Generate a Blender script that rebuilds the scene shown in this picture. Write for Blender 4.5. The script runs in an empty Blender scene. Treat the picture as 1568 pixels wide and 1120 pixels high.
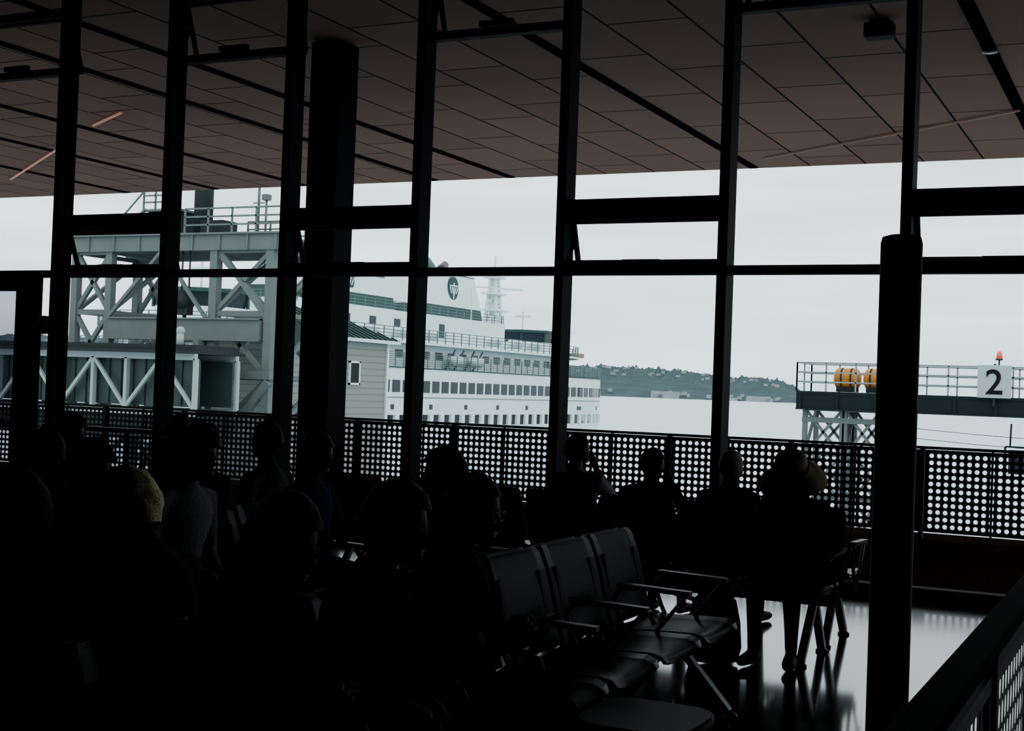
import bpy, math, random
from mathutils import Vector, Matrix, Euler, noise
random.seed(7)
S=bpy.context.scene
COL=S.collection
rad=math.radians

# ------------------------------------------------------------------ materials
def M(name,rgb,rough=0.6,metal=0.0,nscale=6.0,namt=0.12,bump=0.0,spec=0.5,emit=None,es=0.0,coord='Object'):
    m=bpy.data.materials.new(name); m.use_nodes=True
    nt=m.node_tree; N=nt.nodes; L=nt.links
    b=N['Principled BSDF']
    tc=N.new('ShaderNodeTexCoord'); nz=N.new('ShaderNodeTexNoise')
    nz.inputs['Scale'].default_value=nscale; nz.inputs['Detail'].default_value=4
    L.new(tc.outputs[coord],nz.inputs['Vector'])
    mx=N.new('ShaderNodeMix'); mx.data_type='RGBA'
    mx.inputs[6].default_value=(*[max(0,c*(1-namt)) for c in rgb],1)
    mx.inputs[7].default_value=(*[min(1,c*(1+namt)) for c in rgb],1)
    L.new(nz.outputs['Fac'],mx.inputs[0]); L.new(mx.outputs[2],b.inputs['Base Color'])
    b.inputs['Roughness'].default_value=rough; b.inputs['Metallic'].default_value=metal
    b.inputs['Specular IOR Level'].default_value=spec
    if bump>0:
        bp=N.new('ShaderNodeBump'); bp.inputs['Strength'].default_value=bump; bp.inputs['Distance'].default_value=0.02
        L.new(nz.outputs['Fac'],bp.inputs['Height']); L.new(bp.outputs['Normal'],b.inputs['Normal'])
    if emit:
        b.inputs['Emission Color'].default_value=(*emit,1); b.inputs['Emission Strength'].default_value=es
    return m

def grid_mat(name,rgb,line,bw,rh,mortar,rough,axis_swap=False,spec=0.5,offset=0.5,namt=0.06,wob=0.0):
    m=bpy.data.materials.new(name); m.use_nodes=True
    nt=m.node_tree; N=nt.nodes; L=nt.links; b=N['Principled BSDF']
    tc=N.new('ShaderNodeTexCoord'); mp=N.new('ShaderNodeMapping')
    if axis_swap: mp.inputs['Rotation'].default_value=(0,0,rad(90))
    L.new(tc.outputs['Object'],mp.inputs['Vector'])
    br=N.new('ShaderNodeTexBrick'); br.offset=offset; br.inputs['Scale'].default_value=1
    br.inputs['Brick Width'].default_value=bw; br.inputs['Row Height'].default_value=rh
    br.inputs['Mortar Size'].default_value=mortar; br.inputs['Mortar Smooth'].default_value=0.0
    br.inputs['Color1'].default_value=(*[c*(1-namt) for c in rgb],1)
    br.inputs['Color2'].default_value=(*[c*(1+namt) for c in rgb],1)
    br.inputs['Mortar'].default_value=(*line,1)
    L.new(mp.outputs['Vector'],br.inputs['Vector'])
    L.new(br.outputs['Color'],b.inputs['Base Color'])
    b.inputs['Roughness'].default_value=rough; b.inputs['Specular IOR Level'].default_value=spec
    if wob>0:
        nz=N.new('ShaderNodeTexNoise'); nz.inputs['Scale'].default_value=1.5
        bp=N.new('ShaderNodeBump'); bp.inputs['Strength'].default_value=wob; bp.inputs['Distance'].default_value=0.01
        L.new(tc.outputs['Object'],nz.inputs['Vector']); L.new(nz.outputs['Fac'],bp.inputs['Height']); L.new(bp.outputs['Normal'],b.inputs['Normal'])
    return m

def glass_mat(name,tint,refl=0.06):
    m=bpy.data.materials.new(name); m.use_nodes=True
    nt=m.node_tree; N=nt.nodes; L=nt.links; N.remove(N['Principled BSDF'])
    out=N['Material Output']
    tr=N.new('ShaderNodeBsdfTransparent'); tr.inputs['Color'].default_value=(*tint,1)
    gl=N.new('ShaderNodeBsdfGlossy'); gl.inputs['Roughness'].default_value=0.01
    mx=N.new('ShaderNodeMixShader'); mx.inputs[0].default_value=refl
    L.new(tr.outputs[0],mx.inputs[1]); L.new(gl.outputs[0],mx.inputs[2]); L.new(mx.outputs[0],out.inputs['Surface'])
    return m

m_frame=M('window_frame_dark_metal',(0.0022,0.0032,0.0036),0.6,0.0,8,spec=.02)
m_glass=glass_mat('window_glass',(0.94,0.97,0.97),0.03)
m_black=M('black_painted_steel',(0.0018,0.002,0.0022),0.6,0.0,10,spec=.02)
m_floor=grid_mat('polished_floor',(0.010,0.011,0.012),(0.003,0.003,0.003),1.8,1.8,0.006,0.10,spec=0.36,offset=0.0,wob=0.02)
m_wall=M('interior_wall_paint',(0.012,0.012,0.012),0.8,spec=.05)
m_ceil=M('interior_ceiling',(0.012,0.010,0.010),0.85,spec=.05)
m_deck=grid_mat('terrace_pavers',(0.026,0.0165,0.014),(0.008,0.006,0.006),0.6,0.6,0.008,0.9,offset=0.5,spec=0.0)
m_soffit=grid_mat('soffit_panels',(0.145,0.080,0.063),(0.006,0.004,0.0035),2.45,1.08,0.020,0.85,axis_swap=True,offset=0.37,namt=0.08,spec=.02)
m_slot=M('soffit_dark_slot',(0.0015,0.003,0.003),0.8,spec=.0)
m_rail=M('perforated_panel_paint',(0.006,0.0065,0.007),0.6,spec=.06)
m_seat=M('seat_black_pan',(0.0016,0.0018,0.0019),0.36,0.0,120,0.3,0.05,spec=.05)
m_seatb=M('seat_black_backrest',(0.0022,0.0030,0.0032),0.48,0.0,120,0.3,0.05,spec=.026)
m_chrome=M('armrest_metal',(0.014,0.014,0.015),0.4,0.7,20,spec=.1)
m_wood=M('wood_cap',(0.010,0.006,0.005),0.8,0,14,0.35,spec=.006)
m_strip=M('glass_reflection_glow',(0.3,0.15,0.1),0.5,emit=(1.0,0.35,0.16),es=0.22)  # orange glow imitating interior lights mirrored in the window glass
m_strip2=M('glass_reflection_glow_dim',(0.10,0.055,0.04),0.6,emit=(1.0,0.45,0.28),es=0.035)  # fainter version of the imitated glass reflection

# ------------------------------------------------------------------ mesh builder
class MB:
    def __init__(s): s.v=[];s.f=[];s.m=[];s.s=[]
    def add(s,vs,fs,mat=0,sm=False):
        o=len(s.v); s.v+= [tuple(p) for p in vs]
        for f in fs: s.f.append([i+o for i in f]); s.m.append(mat); s.s.append(sm)
    def box(s,c,d,mat=0,rz=0,rx=0):
        R=Matrix.Rotation(rz,3,'Z')@Matrix.Rotation(rx,3,'X'); c=Vector(c)
        vs=[c+R@Vector((x*d[0]/2,y*d[1]/2,z*d[2]/2)) for x in(-1,1) for y in(-1,1) for z in(-1,1)]
        s.add(vs,[(0,1,3,2),(4,6,7,5),(0,4,5,1),(2,3,7,6),(0,2,6,4),(1,5,7,3)],mat)
    def bb(s,x0,x1,y0,y1,z0,z1,mat=0): s.box(((x0+x1)/2,(y0+y1)/2,(z0+z1)/2),(abs(x1-x0),abs(y1-y0),abs(z1-z0)),mat)
    def bar(s,p,q,w,h=None,mat=0):
        p=Vector(p);q=Vector(q);h=h or w;d=(q-p)
        if d.length<1e-6:return
        d.normalize(); up=Vector((0,0,1)) if abs(d.z)<0.95 else Vector((0,1,0))
        a=d.cross(up).normalized()*w/2; b=a.normalized().cross(d).normalized()*h/2
        vs=[p-a-b,p+a-b,p+a+b,p-a+b,q-a-b,q+a-b,q+a+b,q-a+b]
        s.add(vs,[(3,2,1,0),(4,5,6,7),(0,1,5,4),(1,2,6,5),(2,3,7,6),(3,0,4,7)],mat)
    def tube(s,pts,rads,n=10,mat=0,sm=True,dome=False):
        pts=[Vector(p) for p in pts]
        if not isinstance(rads,(list,tuple)): rads=[rads]*len(pts)
        rads=list(rads)
        if dome:
            d0=(pts[0]-pts[1]).normalized(); d1=(pts[-1]-pts[-2]).normalized()
            g=lambda r:(r if isinstance(r,(int,float)) else (r[0]+r[1])/2)
            def sc(r,k): return r*k if isinstance(r,(int,float)) else (r[0]*k,r[1]*k)
            r0,r1=rads[0],rads[-1]
            pts=[pts[0]+d0*g(r0)*0.95,pts[0]+d0*g(r0)*0.7]+pts+[pts[-1]+d1*g(r1)*0.7,pts[-1]+d1*g(r1)*0.95]
            rads=[sc(r0,.3),sc(r0,.71)]+rads+[sc(r1,.71),sc(r1,.3)]
        ref=None; vs=[]
        for i,p in enumerate(pts):
            if i==0:t=pts[1]-pts[0]
            elif i==len(pts)-1:t=pts[-1]-pts[-2]
            else:t=(pts[i+1]-pts[i]).normalized()+(pts[i]-pts[i-1]).normalized()
            if t.length<1e-9:t=Vector((0,0,1))
            t.normalize()
            if ref is None:
                ref=Vector((1,0,0)) if abs(t.x)<0.9 else Vector((0,1,0))
            a=(ref-t*ref.dot(t)).normalized(); ref=a; b=t.cross(a)
            r=rads[i]; ra,rb=(r,r) if isinstance(r,(int,float)) else r
            for k in range(n):
                an=2*math.pi*k/n
                vs.append(p+a*math.cos(an)*ra+b*math.sin(an)*rb)
        fs=[]
        for i in range(len(pts)-1):
            for k in range(n):
                k2=(k+1)%n; fs.append((i*n+k,i*n+k2,(i+1)*n+k2,(i+1)*n+k))
        fs.append(tuple(range(n))[::-1]); fs.append(tuple((len(pts)-1)*n+k for k in range(n)))
        s.add(vs,fs,mat,sm)
    def prism(s,poly,z0,z1,mat=0,top=None):
        n=len(poly); top=top or poly
        vs=[(x,y,z0) for x,y in poly]+[(x,y,z1) for x,y in top]
        fs=[(i,(i+1)%n,n+(i+1)%n,n+i) for i in range(n)]+[tuple(range(n))[::-1],tuple(range(n,2*n))]
        s.add(vs,fs,mat)
    def ell(s,c,r,mat=0,nu=12,nv=8,R=None,sm=True):
        c=Vector(c); vs=[];fs=[]
        for j in range(nv+1):
            ph=math.pi*j/nv
            for i in range(nu):
                th=2*math.pi*i/nu
                p=Vector((math.sin(ph)*math.cos(th)*r[0],math.sin(ph)*math.sin(th)*r[1],math.cos(ph)*r[2]))
                if R: p=R@p
                vs.append(c+p)
        for j in range(nv):
            for i in range(nu):
                i2=(i+1)%nu
                if j==0: fs.append((0,(j+1)*nu+i,(j+1)*nu+i2))
                elif j==nv-1: fs.append((j*nu+i,nv*nu,j*nu+i2))
                else: fs.append((j*nu+i,(j+1)*nu+i,(j+1)*nu+i2,j*nu+i2))
        s.add(vs,fs,mat,sm)
    def merge(s,o,Mx=None,matoff=0):
        vs=[Mx@Vector(p) for p in o.v] if Mx else o.v
        b=len(s.v); s.v+=[tuple(p) for p in vs]
        for f,m,sm in zip(o.f,o.m,o.s): s.f.append([i+b for i in f]); s.m.append(m+matoff); s.s.append(sm)
    def mesh(s,name,mats):
        me=bpy.data.meshes.new(name); me.from_pydata(s.v,[],s.f)
        for m in mats: me.materials.append(m)
        me.polygons.foreach_set('material_index',s.m); me.polygons.foreach_set('use_smooth',s.s)
        me.update(); return me
    def build(s,name,mats,parent=None,bevel=0,loc=None):
        ob=bpy.data.objects.new(name,s.mesh(name,mats)); COL.objects.link(ob)
        if parent: ob.parent=parent
        if loc: ob.location=loc
        if bevel:
            b=ob.modifiers.new('bevel','BEVEL'); b.width=bevel; b.segments=2; b.limit_method='ANGLE'
        return ob
def empty(name,loc=(0,0,0),rz=0):
    e=bpy.data.objects.new(name,None); COL.objects.link(e); e.location=loc; e.rotation_euler=(0,0,rz); e.empty_display_size=0.2; return e
def link(name,me,parent,loc=(0,0,0),rz=0):
    o=bpy.data.objects.new(name,me); COL.objects.link(o); o.parent=parent; o.location=loc; o.rotation_euler=(0,0,rz); return o

# ------------------------------------------------------------------ camera
cam=bpy.data.cameras.new('camera'); co=bpy.data.objects.new('camera',cam); COL.objects.link(co)
cam.sensor_width=36; cam.lens=47.5; cam.clip_end=30000; cam.clip_start=0.05
R=Matrix.Rotation(rad(26),4,'Z')@Matrix.Rotation(rad(90+0.98),4,'X')@Matrix.Rotation(rad(2.1),4,'Z')
co.matrix_world=Matrix.Translation((0,0,1.6))@R
S.camera=co

# ------------------------------------------------------------------ world: bright overcast
w=bpy.data.worlds.new('overcast_sky'); S.world=w; w.use_nodes=True
nt=w.node_tree;N=nt.nodes;L=nt.links; bg=N['Background']
tc=N.new('ShaderNodeTexCoord'); sp=N.new('ShaderNodeSeparateXYZ'); L.new(tc.outputs['Generated'],sp.inputs[0])
cr=N.new('ShaderNodeValToRGB'); e=cr.color_ramp.elements
e[0].position=0.0;e[0].color=(0.60,0.73,0.80,1); e[1].position=0.5;e[1].color=(0.91,0.99,1.0,1)
x=cr.color_ramp.elements.new(0.15);x.color=(0.84,0.95,1.0,1)
L.new(sp.outputs['Z'],cr.inputs[0])
mp=N.new('ShaderNodeMapping'); mp.inputs['Scale'].default_value=(1.2,1.2,12); L.new(tc.outputs['Generated'],mp.inputs[0])
nz=N.new('ShaderNodeTexNoise'); nz.inputs['Scale'].default_value=2.2; nz.inputs['Detail'].default_value=5; L.new(mp.outputs[0],nz.inputs[0])
mr=N.new('ShaderNodeMapRange'); mr.inputs[1].default_value=0.3;mr.inputs[2].default_value=0.7;mr.inputs[3].default_value=0.76;mr.inputs[4].default_value=1.08
L.new(nz.outputs['Fac'],mr.inputs[0])
ml=N.new('ShaderNodeVectorMath'); ml.operation='SCALE'; L.new(cr.outputs[0],ml.inputs[0]); L.new(mr.outputs[0],ml.inputs['Scale'])
L.new(ml.outputs[0],bg.inputs[0]); bg.inputs[1].default_value=2.9

# ------------------------------------------------------------------ room shell
XL,XR,YB,YW,H=-17.485,7.0,-5.0,11.44,6.2
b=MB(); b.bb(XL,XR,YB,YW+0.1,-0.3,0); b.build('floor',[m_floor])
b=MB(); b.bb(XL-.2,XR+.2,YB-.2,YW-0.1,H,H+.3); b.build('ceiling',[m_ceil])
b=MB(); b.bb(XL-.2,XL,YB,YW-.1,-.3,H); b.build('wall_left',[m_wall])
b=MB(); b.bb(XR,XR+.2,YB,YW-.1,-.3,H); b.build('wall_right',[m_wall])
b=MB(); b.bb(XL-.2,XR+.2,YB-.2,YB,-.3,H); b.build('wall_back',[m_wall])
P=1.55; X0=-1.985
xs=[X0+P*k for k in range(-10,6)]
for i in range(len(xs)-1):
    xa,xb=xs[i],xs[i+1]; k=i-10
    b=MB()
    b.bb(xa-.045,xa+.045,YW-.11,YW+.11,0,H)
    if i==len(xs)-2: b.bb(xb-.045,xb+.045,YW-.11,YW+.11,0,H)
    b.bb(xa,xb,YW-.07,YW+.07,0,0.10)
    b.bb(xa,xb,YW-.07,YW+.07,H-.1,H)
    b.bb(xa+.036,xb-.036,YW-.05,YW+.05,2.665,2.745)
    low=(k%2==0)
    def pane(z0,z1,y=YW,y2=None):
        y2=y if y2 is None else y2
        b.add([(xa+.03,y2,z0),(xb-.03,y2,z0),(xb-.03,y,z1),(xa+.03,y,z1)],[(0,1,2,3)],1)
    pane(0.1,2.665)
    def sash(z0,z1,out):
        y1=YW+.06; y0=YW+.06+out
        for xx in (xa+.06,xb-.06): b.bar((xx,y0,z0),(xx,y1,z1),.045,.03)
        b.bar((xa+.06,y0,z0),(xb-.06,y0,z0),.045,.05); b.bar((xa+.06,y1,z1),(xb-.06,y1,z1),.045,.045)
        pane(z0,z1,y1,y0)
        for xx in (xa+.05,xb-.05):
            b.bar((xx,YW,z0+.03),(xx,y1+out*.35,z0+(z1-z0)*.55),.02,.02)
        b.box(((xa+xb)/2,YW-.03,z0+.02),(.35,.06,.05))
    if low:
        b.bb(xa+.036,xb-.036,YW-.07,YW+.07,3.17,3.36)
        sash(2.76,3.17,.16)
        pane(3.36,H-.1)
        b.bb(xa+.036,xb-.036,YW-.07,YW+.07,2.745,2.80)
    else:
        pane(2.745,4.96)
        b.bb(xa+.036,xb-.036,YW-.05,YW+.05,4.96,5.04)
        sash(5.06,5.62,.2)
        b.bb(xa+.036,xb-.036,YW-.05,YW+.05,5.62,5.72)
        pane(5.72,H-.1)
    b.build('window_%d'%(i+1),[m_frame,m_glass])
m_doorglass=glass_mat('door_glass',(0.62,0.6,0.66),0.05)
b=MB()
for xx in (-11.52,-12.95,-14.4):
    b.bb(xx-.10,xx+.10,YW-.32,YW-.12,0,2.62)
b.bb(-14.5,-11.42,YW-.32,YW-.12,2.5,2.66)
b.bb(-14.4,-11.5,YW-.25,YW-.18,0,.25); b.bb(-14.4,-11.5,YW-.25,YW-.18,0.96,1.04)
b.bb(-12.85,-11.62,YW-.22,YW-.21,.25,2.5,1); b.bb(-14.3,-13.05,YW-.22,YW-.21,.25,2.5,1)
b.build('door_1',[m_frame,m_doorglass])
m_red=M('alarm_red',(0.15,0.02,0.02),0.5)
b=MB(); b.box((-11.285-.05,YW-.19,2.12),(.14,.14,.20),0); b.box((-11.335,YW-.27,2.17),(.08,.04,.06),1); b.build('wall_alarm_box',[m_black,m_red],bevel=.01)
b=MB(); b.bar((-11.2,YW-.25,1.0),(-9.0,YW-.25,1.0),.05,.05,0)
for xx in(-11.1,-10.0,-9.1): b.bar((xx,YW-.25,0),(xx,YW-.25,1.0),.04,.04,0)
b.bb(-11.1,-9.1,YW-.26,YW-.25,.1,.95,1)
b.build('glass_barrier',[m_chrome,m_doorglass])

# ------------------------------------------------------------------ terrace, soffit, column
b=MB(); b.bb(-45,22,YW+.1,17.6,-.5,-.02); b.build('terrace_deck',[m_deck])
b=MB(); b.bb(-45,22,YW-.1,26.4,H,H+.6,0)
for X in (-2.2,-7.6,-13.0,-14.9,-18.4,-21.0,-23.8,-29.2,-34.6,3.2):
    b.bb(X-.085,X+.085,YW+.1,26.3,H-.02,H-.001,1)
b.build('roof_canopy',[m_soffit,m_slot])
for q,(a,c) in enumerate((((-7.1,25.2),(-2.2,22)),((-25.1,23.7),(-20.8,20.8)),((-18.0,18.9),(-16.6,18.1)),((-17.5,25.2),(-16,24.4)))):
    b=MB(); b.bar((a[0],a[1],H-.03),(c[0],c[1],H-.03),.04,.03); b.build('glass_reflection_streak',[m_strip if q else m_strip2])  # glowing bars stand in for reflected interior lights; no lamps on the soffit
b=MB(); b.box((-3.25,16.4,H-.03),(.22,.16,.06)); b.box((-3.25,16.4,H-.14),(.34,.24,.18)); b.tube([(-3.25,16.26,H-.15),(-3.25,16.22,H-.15)],.06,14); b.build('ceiling_speaker',[m_black],bevel=.02)
b=MB(); b.tube([(-2.2,18.2,H-.05),(-2.2,18.2,H-.02)],[.10,.10],20,0); b.tube([(-2.2,18.2,H-.06),(-2.2,18.2,H-.05)],[.06,.06],20,1); b.build('recessed_downlight',[m_chrome,M('lamp_lens',(.2,.2,.2),.4)])
b=MB(); b.box((-10.3,15.3,(H-.02)/2-.01),(.47,.47,H-.0),0); b.box((-10.3,15.3,.05),(.6,.6,.1)); b.build('steel_column',[m_black],bevel=.02)

def perf_panel(cols,rows,cw,ch,rx,ry,border,th=.006):
    b=MB(); n=16
    W=cols*cw; Hh=rows*ch
    for c in range(cols):
        for r in range(rows):
            cx=border+cw*(c+.5); cz=border+ch*(r+.5); vs=[]
            for k in range(n):
                a=2*math.pi*k/n; ca,sa=math.cos(a),math.sin(a); q=max(abs(ca),abs(sa))
                vs.append((cx+ca/q*cw/2,0,cz+sa/q*ch/2))
            for k in range(n):
                a=2*math.pi*k/n; vs.append((cx+math.cos(a)*rx,0,cz+math.sin(a)*ry))
            b.add(vs,[(k,(k+1)%n,n+(k+1)%n,n+k) for k in range(n)])
    t=.01
    b.bb(0,W+2*border,-t,t,0,border);b.bb(0,W+2*border,-t,t,border+Hh,2*border+Hh)
    b.bb(0,border,-t,t,border,border+Hh);b.bb(border+W,2*border+W,-t,t,border,border+Hh)
    return b
pp=perf_panel(17,11,.0875,.0845,.0265,.0265,.03); pme=pp.mesh('perforated_panel',[m_rail])
E=empty('perforated_guard_railing',(0,0,0))
YR=16.86; n=30
pw=17*.0875+.06+.06
for i in range(n):
    xx=-38+i*pw; link('panel_%d'%i,pme,E,(xx,YR,.06))
b=MB(); xe=-38+n*pw
for i in range(n+1):
    b.bb(-38+i*pw-.055,-38+i*pw-.005,YR-.04,YR+.04,-.02,1.06)
    b.bb(-38+i*pw+.76,-38+i*pw+.785,YR-.03,YR-.01,-.02,1.06)
b.bb(-38.06,xe,YR-.035,YR+.035,1.055,1.09)
b.build('posts_and_top_rail',[m_rail],E)

ip=perf_panel(14,11,.07,.075,.016,.03,.04); ime=ip.mesh('slotted_panel',[m_black])
E=empty('interior_guard_railing')
XI=-.37
pw=14*.07+.08
for i in range(11):
    o=link('panel_%d'%i,ime,E,(XI,-1.0+i*(pw+.05),.06),rad(90))
b=MB()
for i in range(12): b.bb(XI-.02,XI+.02,-1.0+i*(pw+.05)-.045,-1.0+i*(pw+.05)-.005,0,1.03)
b.bb(XI-.035,XI+.035,-1.05,-1.0+11*(pw+.05),1.03,1.07,1)
b.build('posts_and_cap',[m_black,m_wood],E,bevel=.004)
b=MB(); b.tube([(-.6,3.38,0),(-.6,3.38,.02),(-.6,3.38,.021),(-.6,3.38,1.99),(-.6,3.38,2.005),(-.6,3.38,2.01)],[.09,.09,.05,.05,.046,.03],28)
b.build('steel_post',[m_black])

# ------------------------------------------------------------------ seating
def shell(path,w,th=.018,edge=.02,mat=0):
    b=MB(); n=8; vs=[];fs=[]
    for (y,z,k) in path:
        for i in range(n+1):
            u=-1+2*i/n
            vs.append((u*w/2*k,y,z+edge*abs(u)**3))
    m=len(path)
    off=len(vs)
    for j,(y,z,k) in enumerate(path):
        a=path[max(j-1,0)];c=path[min(j+1,m-1)]
        d=Vector((0,c[0]-a[0],c[1]-a[1])).normalized(); nn=Vector((0,-d.z,d.y))
        for i in range(n+1):
            p=Vector(vs[j*(n+1)+i])-nn*th; vs.append(tuple(p))
    for j in range(m-1):
        for i in range(n):
            q=j*(n+1)+i; fs.append((q,q+1,q+n+2,q+n+1)); fs.append((off+q,off+q+n+1,off+q+n+2,off+q+1))
    for j in range(m-1):
        for i in (0,n):
            q=j*(n+1)+i; fs.append((q,q+n+1,off+q+n+1,off+q))
    for i in range(n):
        for j in (0,m-1):
            q=j*(n+1)+i; fs.append((q,q+1,off+q+1,off+q))
    b.add(vs,fs,mat,True); return b
seat=MB()
pan=[(.25,.405,.90),(.24,.425,.96),(.20,.437,1),(.10,.435,1),(0,.43,1),(-.1,.425,1),(-.17,.43,1),(-.20,.445,.98)]
back=[(-.205,.47,.96),(-.225,.52,1),(-.25,.62,1),(-.275,.72,1),(-.30,.80,1),(-.33,.87,.99),(-.345,.89,.96),(-.355,.895,.9)]
seat.merge(shell(pan,.54)); seat.merge(shell(back[::-1],.54,th=.018,edge=0,mat=1))
seat.bar((-.2,-.21,.40),(-.2,-.30,.80),.03,.02,1); seat.bar((.2,-.21,.40),(.2,-.30,.80),.03,.02,1)
seat.bar((-.2,-.21,.40),(-.2,.15,.40),.03,.03,1); seat.bar((.2,-.21,.40),(.2,.15,.40),.03,.03,1)
seat_me=seat.mesh('seat',[m_seat,m_seatb])
arm=MB()
arm.tube([(0,-.1,.38),(0,-.16,.5),(0,-.2,.6),(0,-.17,.65),(0,-.08,.665),(0,.1,.66),(0,.2,.64),(0,.22,.6)],[.012]*8,8)
arm.bar((0,-.18,.672),(0,.19,.662),.045,.02,1); arm.tube([(0,-.05,.38),(0,.05,.5),(0,.16,.64)],[.01]*3,8)
arm_me=arm.mesh('armrest',[m_chrome,m_seat])
leg=MB()
leg.bar((0,-.02,.34),(0,.26,.03),.05,.035); leg.bar((0,-.06,.34),(0,-.28,.03),.05,.035)
for y in(.27,-.29): leg.tube([(0,y,0),(0,y,.012),(0,y,.03)],[.04,.04,.02],12)
leg_me=leg.mesh('leg',[m_chrome])
def row(origin,rz,offs,legs=None):
    E=empty('waiting_room_bench',origin,rz)
    lo,hi=min(offs)-.29,max(offs)+.29
    b=MB(); b.bb(lo,hi,-.08,-.01,.33,.395); b.build('beam',[m_black],E,bevel=.006)
    for i,o in enumerate(offs): link('seat_%d'%i,seat_me,E,(o,0,0))
    for i,o in enumerate(offs+[max(offs)+.58]): link('armrest_%d'%i,arm_me,E,(o-.29,0,0))
    ls=[lo+.14]
    while ls[-1]+1.74<hi-.1: ls.append(ls[-1]+1.16)
    ls.append(hi-.14)
    for i,o in enumerate(ls): link('leg_%d'%i,leg_me,E,(o,0,0))
    return E
sp_=[.58*i for i in range(7)]
row((-2.2,6.43,0),rad(-90),sp_)
row((-2.96,2.95,0),rad(90),sp_)
row((-4.3,6.36,0),rad(-90),[.58*i for i in range(4)])
row((-5.06,5.05,0),rad(90),[.58*i for i in range(4)])
row((-6.5,7.88,0),rad(-90),[.58*i for i in range(3)])
row((-5.6,9.1,0),0,[.58*i for i in range(7)])
row((-2.1,8.35,0),rad(180),[.58*i for i in range(3)])
b=MB(); n=28; pts=[]
for k in range(n):
    a=2*math.pi*k/n; c,s=math.cos(a),math.sin(a)
    pts.append((.22*math.copysign(abs(c)**.55,c),.24*math.copysign(abs(s)**.55,s)))
b.prism(pts,.42,.445,0); b.prism([(x*.97,y*.97) for x,y in pts],.445,.45,0)
b.tube([(0,0,.02),(0,0,.42)],.03,12,1); b.tube([(0,0,0),(0,0,.02)],.18,24,1)
b.build('side_table',[m_seatb,m_black],loc=(-1.66,4.60,0))

# ------------------------------------------------------------------ people
def remesh(b,vox,it=3):
    me=b.mesh('tmp',[]); ob=bpy.data.objects.new('tmp',me); COL.objects.link(ob)
    r=ob.modifiers.new('r','REMESH'); r.mode='VOXEL'; r.voxel_size=vox; r.use_smooth_shade=True
    s=ob.modifiers.new('s','SMOOTH'); s.factor=.5; s.iterations=it
    dg=bpy.context.evaluated_depsgraph_get(); ev=ob.evaluated_get(dg); m2=bpy.data.meshes.new_from_object(ev)
    vs=[tuple(v.co) for v in m2.vertices]; fs=[tuple(p.vertices) for p in m2.polygons]
    bpy.data.objects.remove(ob); bpy.data.meshes.remove(me); bpy.data.meshes.remove(m2)
    o=MB(); o.add(vs,fs,0,True); return o
def hand(curl):
    b=MB()
    b.tube([(0,-.03,0),(0,0,0),(0,.03,0),(0,.065,0),(0,.09,-.002)],[(.024,.019),(.026,.017),(.036,.016),(.041,.015),(.038,.012)],14,dome=False)
    for x,l,r in ((-.031,.062,.0075),(-.0105,.077,.0085),(.0105,.083,.0088),(.031,.074,.0086)):
        p=Vector((x*.95,.075,0)); pts=[p]; a=0; dirx=x*.9
        for i,(q,t) in enumerate(((.42,.5),(.32,1.0),(.26,.8))):
            a+=curl*t; p=p+Vector((dirx*q*l*2,math.cos(a)*q*l+(.014 if i==0 else 0),-math.sin(a)*q*l)); pts.append(p)
        b.tube(pts,[r*1.08,r,r*.93,r*.8],8,dome=True)
    b.tube([(.022,.02,-.004),(.045,.045,-.014),(.056,.072,-.022),(.056,.094,-.028)],[.014,.012,.0105,.0085],8,dome=True)
    return remesh(b,.0035,2)
HAND=hand(rad(28)); HANDC=hand(rad(55))

def head_mb(fem):
    b=MB(); nu,nv=36,28; vs=[];fs=[]
    g=lambda x,s:math.exp(-(x/s)**2)
    for j in range(nv+1):
        ph=math.pi*j/nv
        for i in range(nu):
            th=2*math.pi*i/nu
            x=math.sin(ph)*math.cos(th);y=math.sin(ph)*math.sin(th);z=math.cos(ph)
            X=x*.075;Y=y*.096;Z=z*.118
            if z<0:
                X*=1-.34*(-z)**1.4
                if y<0: Y*=1-.35*(-z)
            if y>0:
                k=max(0,y)
                Y-= .006*k*g(z,.5)
                Y+= k*.024*g(x,.14)*(g(z+.22,.13) if z<-.22 else g(z+.22,.26))
                Y+= k*.005*g(z-.17,.09)*g(x,.5)
                for sx in(-.38,.38): Y-=k*.009*g(x-sx,.17)*g(z-.02,.1)
                Y+= k*.007*g(x,.28)*(g(z+.50,.05)+g(z+.60,.05))
                Y+= k*.010*g(x,.3)*g(z+.84,.14)
                for sx in(-.5,.5): Y+=k*.004*g(x-sx,.2)*g(z+.25,.2)
            vs.append((X,Y,Z))
    for j in range(nv):
        for i in range(nu):
            i2=(i+1)%nu
            if j==0: fs.append((0,(j+1)*nu+i,(j+1)*nu+i2))
            elif j==nv-1: fs.append((j*nu+i,nv*nu,j*nu+i2))
            else: fs.append((j*nu+i,(j+1)*nu+i,(j+1)*nu+i2,j*nu+i2))
    b.add(vs,fs,3,True)
    for sx in(-1,1):
        b.ell((sx*.029,.077,.003),(.0125,.0115,.010),6,12,8)
        b.ell((sx*.029,.087,.003),(.0055,.0025,.0055),5,10,6)
        b.ell((sx*.029,.0835,.012),(.016,.008,.004),3,10,6)
        b.ell((sx*.029,.090,.027),(.017,.004,.003),4,10,6)
        b.ell((sx*.076,-.006,-.012),(.008,.018,.031),3,12,8,Matrix.Rotation(sx*rad(-18),3,'Z'))
        b.ell((sx*.081,-.006,-.012),(.004,.010,.020),3,10,6)
    b.ell((0,.094,-.059),(.021,.007,.0045),7,12,6); b.ell((0,.092,-.069),(.019,.008,.005),7,12,6)
    return b
HEADS={False:head_mb(False),True:head_mb(True)}
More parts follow.
